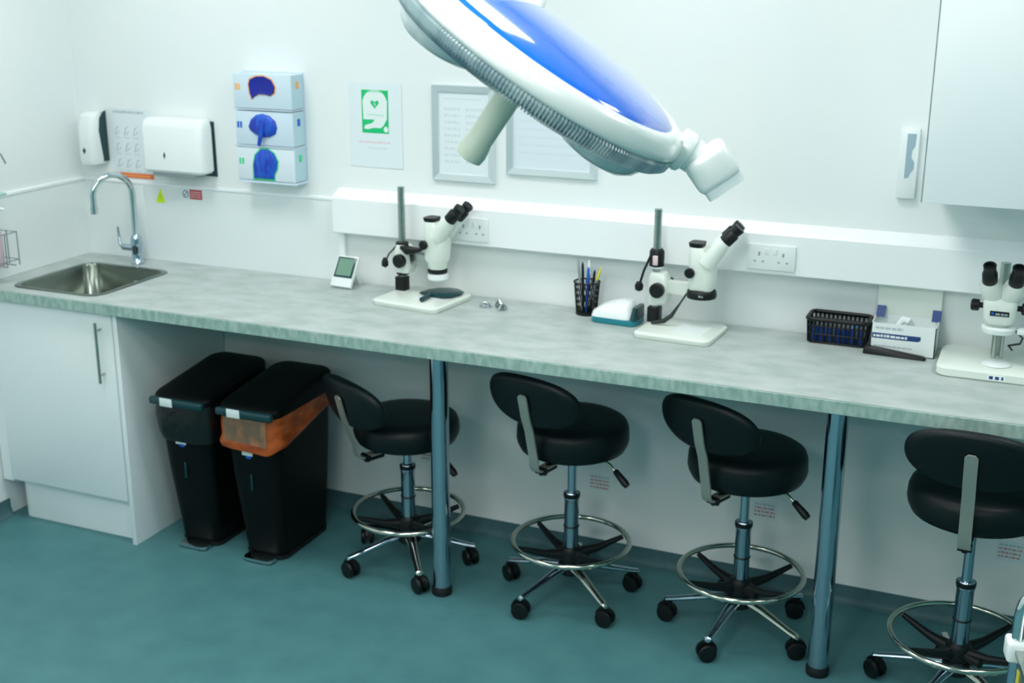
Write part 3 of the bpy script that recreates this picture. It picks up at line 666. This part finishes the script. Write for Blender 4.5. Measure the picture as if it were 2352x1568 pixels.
# small metal clamps
for i, (x, y, r_, lab) in enumerate(((1.792, -.135, 20, 'small metal clamp right of the left microscope, leftmost of three'), (1.835, -.118, -30, 'small metal clamp right of the left microscope, tallest in the middle'), (1.858, -.140, 70, 'small metal clamp right of the left microscope, rightmost of three'))):
    t = thing('metal_clamp', lab, 'clamp', (x, y, WT), R(r_), 'small metal clamps on the worktop')
    bm = B(); tube(bm, [(-.018, 0, .004), (-.012, 0, .016), (0, 0, .020+.006*(i == 1)), (.012, 0, .014), (.018, 0, .004)], .004, 8); obj('jaw', bm, 'steel', t)
    bm = B(); cyl(bm, (0, -.010, .008), (0, .010, .008), .007, n=14); obj('screw', bm, 'legsteel', t)

# pen pot with pens
PX, PY = 2.128, -.070
t = thing('pen_pot', 'black mesh pen pot on the worktop against the wall', 'pen pot', (PX, PY, WT))
bm = B(); n = 30
for k in range(n):
    a = 2*PI*k/n
    for s_ in (.28, -.28): tube(bm, [((.0335+.0085*q)*math.cos(a+s_*q*2), (.0335+.0085*q)*math.sin(a+s_*q*2), .003+.105*q) for q in (0, .33, .66, 1)], .0011, 4)
obj('mesh', bm, 'black', t)
bm = B(); lathe(bm, [(0, 0), (.035, 0), (.036, .004), (.034, .010), (0, .006)], n=30); obj('base', bm, 'black', t)
bm = B(); tube(bm, [(.0425*math.cos(2*PI*i/36), .0425*math.sin(2*PI*i/36), .109) for i in range(36)], .0025, 8, True); obj('rim', bm, 'black', t)
pens = [(-.014, .004, -.038, .012, .175, 'seam', 'seam', 'thin grey pen leaning furthest left in the pen pot'), (-.008, -.008, -.018, .004, .165, 'black', 'black', 'black pen in the pen pot beside the grey one'),
        (.0, .012, -.002, .022, .170, 'black', 'white', 'black pen with a pale body at the back of the pen pot'), (.002, -.010, .010, -.016, .155, 'royal', 'royal', 'blue pen standing in the pen pot'),
        (.010, .006, .022, .012, .140, 'black', 'black', 'short dark pen on the right of the pen pot'), (-.004, -.004, .052, -.012, .165, 'wire', 'yellow', 'thin pencil leaning furthest right in the pen pot')]
for (ax_, ay_, bx_, by_, L, m1, m2, lab) in pens:
    a = Vector((ax_, ay_, .008)); b = Vector((bx_, by_, 0)); dz = math.sqrt(max(L*L - (b.x-a.x)**2 - (b.y-a.y)**2, .01)); b.z = a.z + dz
    t = thing('pen', lab, 'pen', (PX, PY, WT), 0, 'pens in the black pen pot')
    bm = B(); cyl(bm, a, a.lerp(b, .72), .0042, n=10); obj('barrel', bm, m1, t)
    bm = B(); tube(bm, [a.lerp(b, .72), a.lerp(b, .93), b], [.0045, .0042, .0012], 10); obj('tip', bm, m2, t)

# white and teal desk device
t = thing('desk_device', 'rounded white and teal desktop device left of the middle microscope', 'device', (2.252, -.115, WT), R(-4))
bm = B(); loft(bm, [(0, 0, 0, .150, .095, .02), (0, 0, .004, .156, .10, .022), (0, 0, .020, .154, .098, .022)]); obj('base', bm, 'tealbase', t)
bm = B(); secs = [(-.010, 0, .018, .142, .096, .025), (-.008, 0, .035, .138, .094, .03), (0, .004, .052, .11, .08, .03), (.014, .008, .066, .075, .062, .028), (.022, .010, .072, .045, .045, .02)]
loft(bm, secs); obj('shell', bm, 'white', t)
bm = B(); box(bm, -.040, .018, -.025, .028, -.001, .0015, bev=.0005, m=Matrix.Translation((-.022, .006, .060)) @ Matrix.Rotation(R(-22), 4, 'Y')); obj('panel', bm, 'paleblue', t, label='pale blue tinted panel')
bm = B(); loft(bm, [(.066, -.002, .018, .022, .090, .01), (.070, .0, .060, .016, .070, .007)]); obj('end_cap', bm, 'tealdark', t)

# black basket of blue things
BX0, BX1, BY0, BY1, BH = 2.852, 3.030, -.108, -.008, .082
t = thing('basket', 'black perforated plastic basket on the worktop', 'basket', ((BX0+BX1)/2, (BY0+BY1)/2, WT))
w, d = BX1-BX0, BY1-BY0
bm = B(); loft(bm, [(0, 0, 0, w-.012, d-.012, .015), (0, 0, .004, w-.010, d-.010, .015)]); obj('bottom', bm, 'black', t)
bm = B()
for k, s in ((.004, 0), (.030, .4), (.056, .7)):
    q = w-.010+.01*s; e_ = d-.010+.01*s
    tube(bm, rrect(0, 0, k, q, e_, .015, 4), .0025, 6, True)
nx = 13
for i in range(nx):
    x = (-w/2+.012) + (w-.024)*i/(nx-1)
    for s_ in (-1, 1): tube(bm, [(x, s_*(d/2-.005), .003), (x*1.03, s_*(d/2), BH-.01)], .0032, 5)
for i in range(7):
    y = (-d/2+.012) + (d-.024)*i/6
    for s_ in (-1, 1): tube(bm, [(s_*(w/2-.005), y, .003), (s_*(w/2), y, BH-.01)], .0032, 5)
obj('lattice', bm, 'black', t)
bm = B(); tube(bm, rrect(0, 0, BH-.006, w+.002, d+.002, .018, 5), .0065, 10, True); obj('rim', bm, 'black', t)
for i in range(7):
    x = BX0 + .022 + i*.0225
    nm = ['leftmost', 'second', 'third', 'fourth', 'fifth', 'sixth', 'rightmost'][i]
    bm = B(); lathe(bm, [(0, 0), (.009, .0), (.0095, .004), (.0095, .040), (.0075, .046), (0, .047)], (x, -.085, WT+.0045), n=14)
    tag(obj('blue_vial', bm, 'royal'), 'small blue capped vial in the black basket, %s from the left' % nm if 0 < i < 6 else 'small blue capped vial in the black basket, %s of the row' % nm, 'vial', 'blue vials in the basket')
bm = B(); box(bm, -.026, .026, -.010, .010, 0, .004, bev=.002, m=Matrix.Translation((3.006, -.090, .962)) @ Matrix.Rotation(R(-24), 4, 'Y')); tag(obj('blue_sachet', bm, 'sky'), 'bright blue sachet on top at the right end of the basket', 'sachet')

# opened carton
t = thing('carton', 'opened white carton with navy print beside the basket', 'carton', (3.136, -.075, WT))
bw, bd_, bh = .184, .110, .092
bm = B(); th = .003
box(bm, -bw/2, bw/2, -bd_/2, -bd_/2+th, 0, bh); box(bm, -bw/2, bw/2, bd_/2-th, bd_/2, 0, bh); box(bm, -bw/2, -bw/2+th, -bd_/2, bd_/2, 0, bh); box(bm, bw/2-th, bw/2, -bd_/2, bd_/2, 0, bh); box(bm, -bw/2, bw/2, -bd_/2, bd_/2, 0, th)
bx = obj('box', bm, 'white', t, False)
bm = B(); poly(bm, [(-bw/2+.004, .046), (bw/2-.050, .046), (bw/2-.042, .050), (bw/2-.042, .062), (-bw/2+.004, .062)], (0, -bd_/2, 0), (1, 0, 0), (0, 0, 1), (0, -1, 0), .0006); o = obj('label_band', bm, 'navy', bx, False, label='navy printed band')
bm = B(); marks(bm, -bw/2+.008, .012, .050, .008, -bd_/2-.0006, .2); obj('band_print', bm, 'white', o, False)
bm = B(); marks(bm, -bw/2+.012, 0, .074, .008, -bd_/2, .2); obj('front_print', bm, 'print', bx, False)
bm = B(); marks(bm, -bw/2+.012, .03, .020, .006, -bd_/2, .2); obj('front_print', bm, 'print', bx, False)
bm = B(); box(bm, -bw/2, bw/2, bd_/2-.003, bd_/2, bh, bh+.108); obj('lid', bm, 'offwhite', t, False, label='raised cream lid flap')
for s_ in (-1, 1):
    bm = B(); box(bm, 0, .026, -.0012, .0012, 0, .036, m=Matrix.Translation((s_*(bw/2-.012)-.011, .028, bh-.002)) @ Matrix.Rotation(R(-35), 4, 'X') @ Matrix.Rotation(R(0), 4, 'Y')); obj('corner_flap', bm, 'navy', t, False, label='navy corner flap')
bm = B(); tube(bm, [(-.02, -.02, bh-.012), (-.006, -.012, bh+.006), (.008, -.02, bh+.004), (.02, -.01, bh-.010)], [.008, .012, .012, .008], 8); obj('tissue', bm, 'white', t, label='white tissue poking out')
bm = B(); loft(bm, [(.0, 0, 0, .180, .026, .008), (0, 0, .018, .178, .024, .008), (0, 0, .023, .170, .018, .008)])
for v in bm.verts: v.co.z *= 1 - max(0, v.co.x+.02)*6.0
o = obj('tapered_strip', bm, 'black', None); o.location = (3.118, -.146, WT); o.rotation_euler = (0, 0, R(-3)); tag(o, 'long black tapering strip lying in front of the opened carton', 'strip')

# right microscope, facing the room
t = thing('microscope', 'white stereo microscope at the right edge, its two eyepieces facing the room', 'microscope', (3.405, -.165, WT))
bm = B(); loft(bm, [(0, 0, 0, .310, .235, .03), (0, 0, .005, .320, .245, .032), (0, 0, .024, .320, .245, .032), (0, 0, .030, .300, .225, .028)]); bs = obj('base', bm, 'offwhite', t)
bm = B(); box(bm, -.022, .024, -.1232, -.122, .006, .022); lb = obj('base_label', bm, 'white', bs, False, label='small printed base label')
bm = B(); marks(bm, -.018, .020, .009, .010, -.1232, .3, .2); obj('label_print', bm, 'navy', lb, False)
bm = B(); lathe(bm, [(0, 0), (.036, 0), (.040, .002), (.036, .005), (0, .006)], (-.005, -.045, .030), n=36); obj('stage_disc', bm, 'white', bs)
bm = B(); cyl(bm, (-.012, .055, .03), (-.012, .055, .30), .014, n=24); obj('column', bm, 'steel', t)
bm = B(); cyl(bm, (-.016, .0, .036), (-.016, .0, .13), .006, n=14); cyl(bm, (.004, .0, .036), (.004, .0, .13), .004, n=12); obj('stage_rod', bm, 'steel', t)
bm = B(); loft(bm, [(-.012, .045, .135, .05, .07, .014), (-.012, .045, .20, .05, .07, .014)]); fb = obj('focus_block', bm, 'offwhite', t)
for s_ in (-1, 1):
    bm = B(); lathe(bm, [(.008, 0), (.008, .036), (.016, .038), (.017, .042), (.017, .056), (.013, .060), (0, .061)], (-.012+s_*.018, -.02, .190), (s_, 0, 0), n=24); obj('focus_knob', bm, 'black', fb)
bm = B(); loft(bm, [(-.012, -.03, .150, .070, .075, .02), (-.012, -.03, .165, .086, .085, .022), (-.012, -.03, .210, .090, .085, .02), (-.012, -.02, .235, .080, .075, .02)]); hd_ = obj('head', bm, 'offwhite', t)
bm = B(); box(bm, -.036, .014, -.0742, -.0725, .176, .190, bev=.0005); npl = obj('name_plate', bm, 'black', hd_, label='dark name plate with a blue dot')
bm = B(); marks(bm, -.022, .011, .179, .007, -.0742, .2); obj('plate_print', bm, 'seam', npl, False)
bm = B(); cyl(bm, (-.029, -.0742, .183), (-.029, -.0748, .183), .004, n=16); obj('plate_dot', bm, 'royal', npl)
bm = B(); lathe(bm, [(.026, 0), (.043, .0), (.046, .004), (.046, .014), (.040, .018), (.028, .018)], (-.010, -.032, .122), n=36); obj('ring_light', bm, 'white', t)
bm = B(); lathe(bm, [(.022, 0), (.026, .004), (.030, .014)], (-.011, -.03, .137), n=28); obj('objective', bm, 'offwhite', hd_)
bm = B(); tube(bm, [(.035, -.04, .130), (.055, -.05, .115), (.05, -.02, .09), (.02, .02, .07), (.03, .05, .05)], .003, 8); obj('cable', bm, 'cable', t)
bm = B(); box(bm, .038, .085, -.05, -.02, .122, .140, bev=.004); obj('light_block', bm, 'white', t)
for s_ in (-1, 1):
    a = Vector((-.012+s_*.018, -.035, .222)); b = Vector((-.012+s_*.033, -.062, .262)); dr_ = Vector((s_*.06, -.52, .85)).normalized()
    bm = B(); tube(bm, [a, a.lerp(b, .5), b, b+dr_*.012], [.032, .031, .028, .020], 20); obj('eyepiece_tube', bm, 'offwhite', hd_)
    bm = B(); lathe(bm, [(.018, 0), (.0205, .004), (.0205, .034), (.018, .038), (.0165, .055), (.0175, .064), (.012, .065), (.010, .058), (0, .058)], b+dr_*.006, dr_, n=26); obj('eyepiece', bm, 'black', hd_)

# ------------------------------------------------------------------ examination lamp
LC = Vector((2.714, -1.900, 1.862)); LC0 = LC.copy()
vd = (LC - CAM).normalized()
e1 = (rt*.82 - up*.572); e1 = (e1 - vd*e1.dot(vd)).normalized()          # long direction seen in the photograph
an = (rt*.572 + up*.82); an = (an - vd*an.dot(vd)); an = (an - e1*an.dot(e1)).normalized()
th = R(9.0)
az = (an*math.cos(th) - vd*math.sin(th)).normalized(); ay = az.cross(e1).normalized()
LC = LC0 - e1*.002 + az*.008
t = bpy.data.objects.new('examination_lamp', None); COL.objects.link(t)
t['label'] = 'large blue and white examination lamp head with a grip, hanging over the bench'; t['category'] = 'lamp'
t.matrix_world = Matrix(((e1.x, ay.x, az.x, LC.x), (e1.y, ay.y, az.y, LC.y), (e1.z, ay.z, az.z, LC.z), (0, 0, 0, 1)))
RL = .264
bm = B(); lathe(bm, [(RL-.010, -.032), (RL-.002, -.030), (RL+.002, -.024), (RL+.001, -.015), (RL-.004, -.003), (RL-.012, .005), (RL-.021, .008), (RL-.028, .008), (RL-.033, .005), (RL-.05, -.01)], n=120); obj('housing', bm, 'lampwhite', t, ang=60)
bm = B(); lathe(bm, [(RL-.030, .003), (RL-.033, .008), (RL-.045, .013), (RL-.085, .022), (RL-.14, .029), (.06, .034), (0, .035)], n=120); obj('top_shell', bm, 'blueshell', t, ang=70, label='glossy blue top shell')
n = 780; bm = B(); rr = []
for r_, h in ((RL-.012, -.028), (RL-.005, -.031), (RL-.002, -.036), (RL-.004, -.048), (RL-.012, -.055), (RL-.035, -.060), (RL-.085, -.060), (.11, -.057), (.05, -.055)):
    ring = []
    for i in range(n):
        a = 2*PI*i/n; g = (.0028 if i % 3 == 0 else -.0014) * (1 if r_ > .2 else .3)
        ring.append(Vector(((r_+g)*math.cos(a), (r_+g)*math.sin(a), h - (g if h < -.045 else 0))))
    rr.append(ring)
rings(bm, rr); obj('ribbed_lens', bm, 'lens', t, ang=10, label='finely ribbed grey lens band')
# clear bulging pods under the lens
def pod(a0):
    bm = B(); rr = []; cx, cy = .150*math.cos(a0) - .004, .150*math.sin(a0)
    for s, h in ((1.0, -.052), (1.0, -.066), (.97, -.078), (.90, -.089), (.76, -.099), (.5, -.106), (.1, -.108)):
        rr.append([Vector((cx + .088*s*math.cos(q), cy + .110*s*math.sin(q), h)) for q in [2*PI*i/48 for i in range(48)]])
    rings(bm, rr); return obj('lens_pod', bm, 'podlens', t, label='bulging clear lens pod')
for k in range(2): pod(k*PI)
bm = B(); lathe(bm, [(.030, -.050), (.026, -.058), (.0225, -.068), (.0218, -.190), (.0240, -.200), (.0255, -.214), (.0235, -.226), (.008, -.231), (0, -.231)], (-.016, 0, 0), n=40); obj('handle', bm, 'grip', t, ang=60, label='cream handle under the centre')
# neck and pivot block at the far end
bm = B(); lathe(bm, [(.033, RL-.010), (.036, RL+.006), (.034, RL+.012), (.029, RL+.015)], (0, 0, -.014), (1, 0, 0), n=40); obj('collar', bm, 'lampwhite', t)
bm = B(); lathe(bm, [(.029, RL+.006), (.0285, RL+.028), (.0275, RL+.029), (.0285, RL+.030), (.029, RL+.048)], (0, 0, -.012), (1, 0, 0), n=40); nk = obj('neck', bm, 'lampwhite', t)
Mk = Matrix.Translation((RL+.060, 0, -.011)) @ Matrix.Rotation(R(20), 4, 'Y')
bm = B(); box(bm, -.034, .028, -.036, .036, -.036, .040, bev=.014, seg=4, m=Mk); pb = obj('pivot_block', bm, 'lampwhite', t)
bm = B(); box(bm, .029, .033, -.032, .032, -.031, .036, bev=.010, seg=3, m=Mk); obj('end_cap', bm, 'white', pb)
# suspension arm from the far rim up to the ceiling
inv = t.matrix_world.inverted()
top = inv @ Vector((2.560, -1.585, ZC)); k1 = inv @ Vector((2.565, -1.590, 1.985)); k0 = inv @ Vector((2.574, -1.615, 1.940))
bm = B(); tube(bm, [(-.06, RL-.03, -.025), k0, k1, k1.lerp(top, .08), top], [.018, .019, .02, .02, .02], 20); obj('suspension_arm', bm, 'lampwhite', t)
bm = B(); zz = (inv.to_3x3() @ Vector((0, 0, -1))); lathe(bm, [(.07, 0), (.07, .02), (.03, .05), (.022, .05)], top, zz, n=32); obj('ceiling_rose', bm, 'lampwhite', t)

# ------------------------------------------------------------------ steel trolley corner, right edge
t = thing('steel_trolley', 'corner of a stainless steel trolley at the lower right edge', 'trolley', (3.504, -1.665, 0), R(11.6))
TW, TD, TZ = .42, .60, .860
bm = B(); box(bm, .012, TW-.012, -TD+.012, -.012, .55, TZ-.012, bev=.004); obj('body', bm, 'steel', t)
part_box('top_tray', 'steel', t, .004, TW-.004, -TD+.004, -.004, TZ-.010, TZ, bev=.002)
part_box('lower_shelf', 'steel', t, .012, TW-.012, -TD+.012, -.012, .20, .215)
for x in (.013, TW-.013):
    for y in (-.013, -TD+.013):
        bm = B(); cyl(bm, (x, y, .075), (x, y, TZ-.01), .012, n=18); lg = obj('leg', bm, 'legsteel', t)
        bm = B(); lathe(bm, [(.014, 0), (.035, .002), (.037, .012), (.035, .022), (.014, .024)], (x, y-.012, .037), (0, 1, 0), n=22); cyl(bm, (x, y, .05), (x, y, .09), .009, n=12); obj('caster', bm, 'black', t)
        bm = B(); sx = -1 if x < .1 else 1; sy = 1 if y > -.1 else -1
        box(bm, x-.021, x+.021, y-.021, y+.021, TZ-.028, TZ+.012, bev=.007, seg=3); obj('corner_cap', bm, 'white', t, label='white plastic corner cap')
part_box('edge_trim', 'white', t, .03, TW-.03, -.012, .004, TZ-.006, TZ+.010, bev=.003)
bm = B(); z0 = TZ+.005
tube(bm, [(.012, -.013, z0), (.012, -.013, z0+.045)] + arc((.062, -.013, z0+.055), .050, PI, PI*.5, 8, (1, 0, 0), (0, 0, 1)) + [(TW-.072, -.013, z0+.105)] + arc((TW-.072, -.013, z0+.055), .050, PI*.5, 0, 8, (1, 0, 0), (0, 0, 1)) + [(TW-.022, -.013, z0)], .0125, 14); obj('handle_rail', bm, 'chrome', t)
bm = B(); box(bm, .0108, .012, -.052, -.036, TZ-.075, TZ-.035); obj('sticker', bm, 'yellow', t, False, label='narrow yellow sticker')
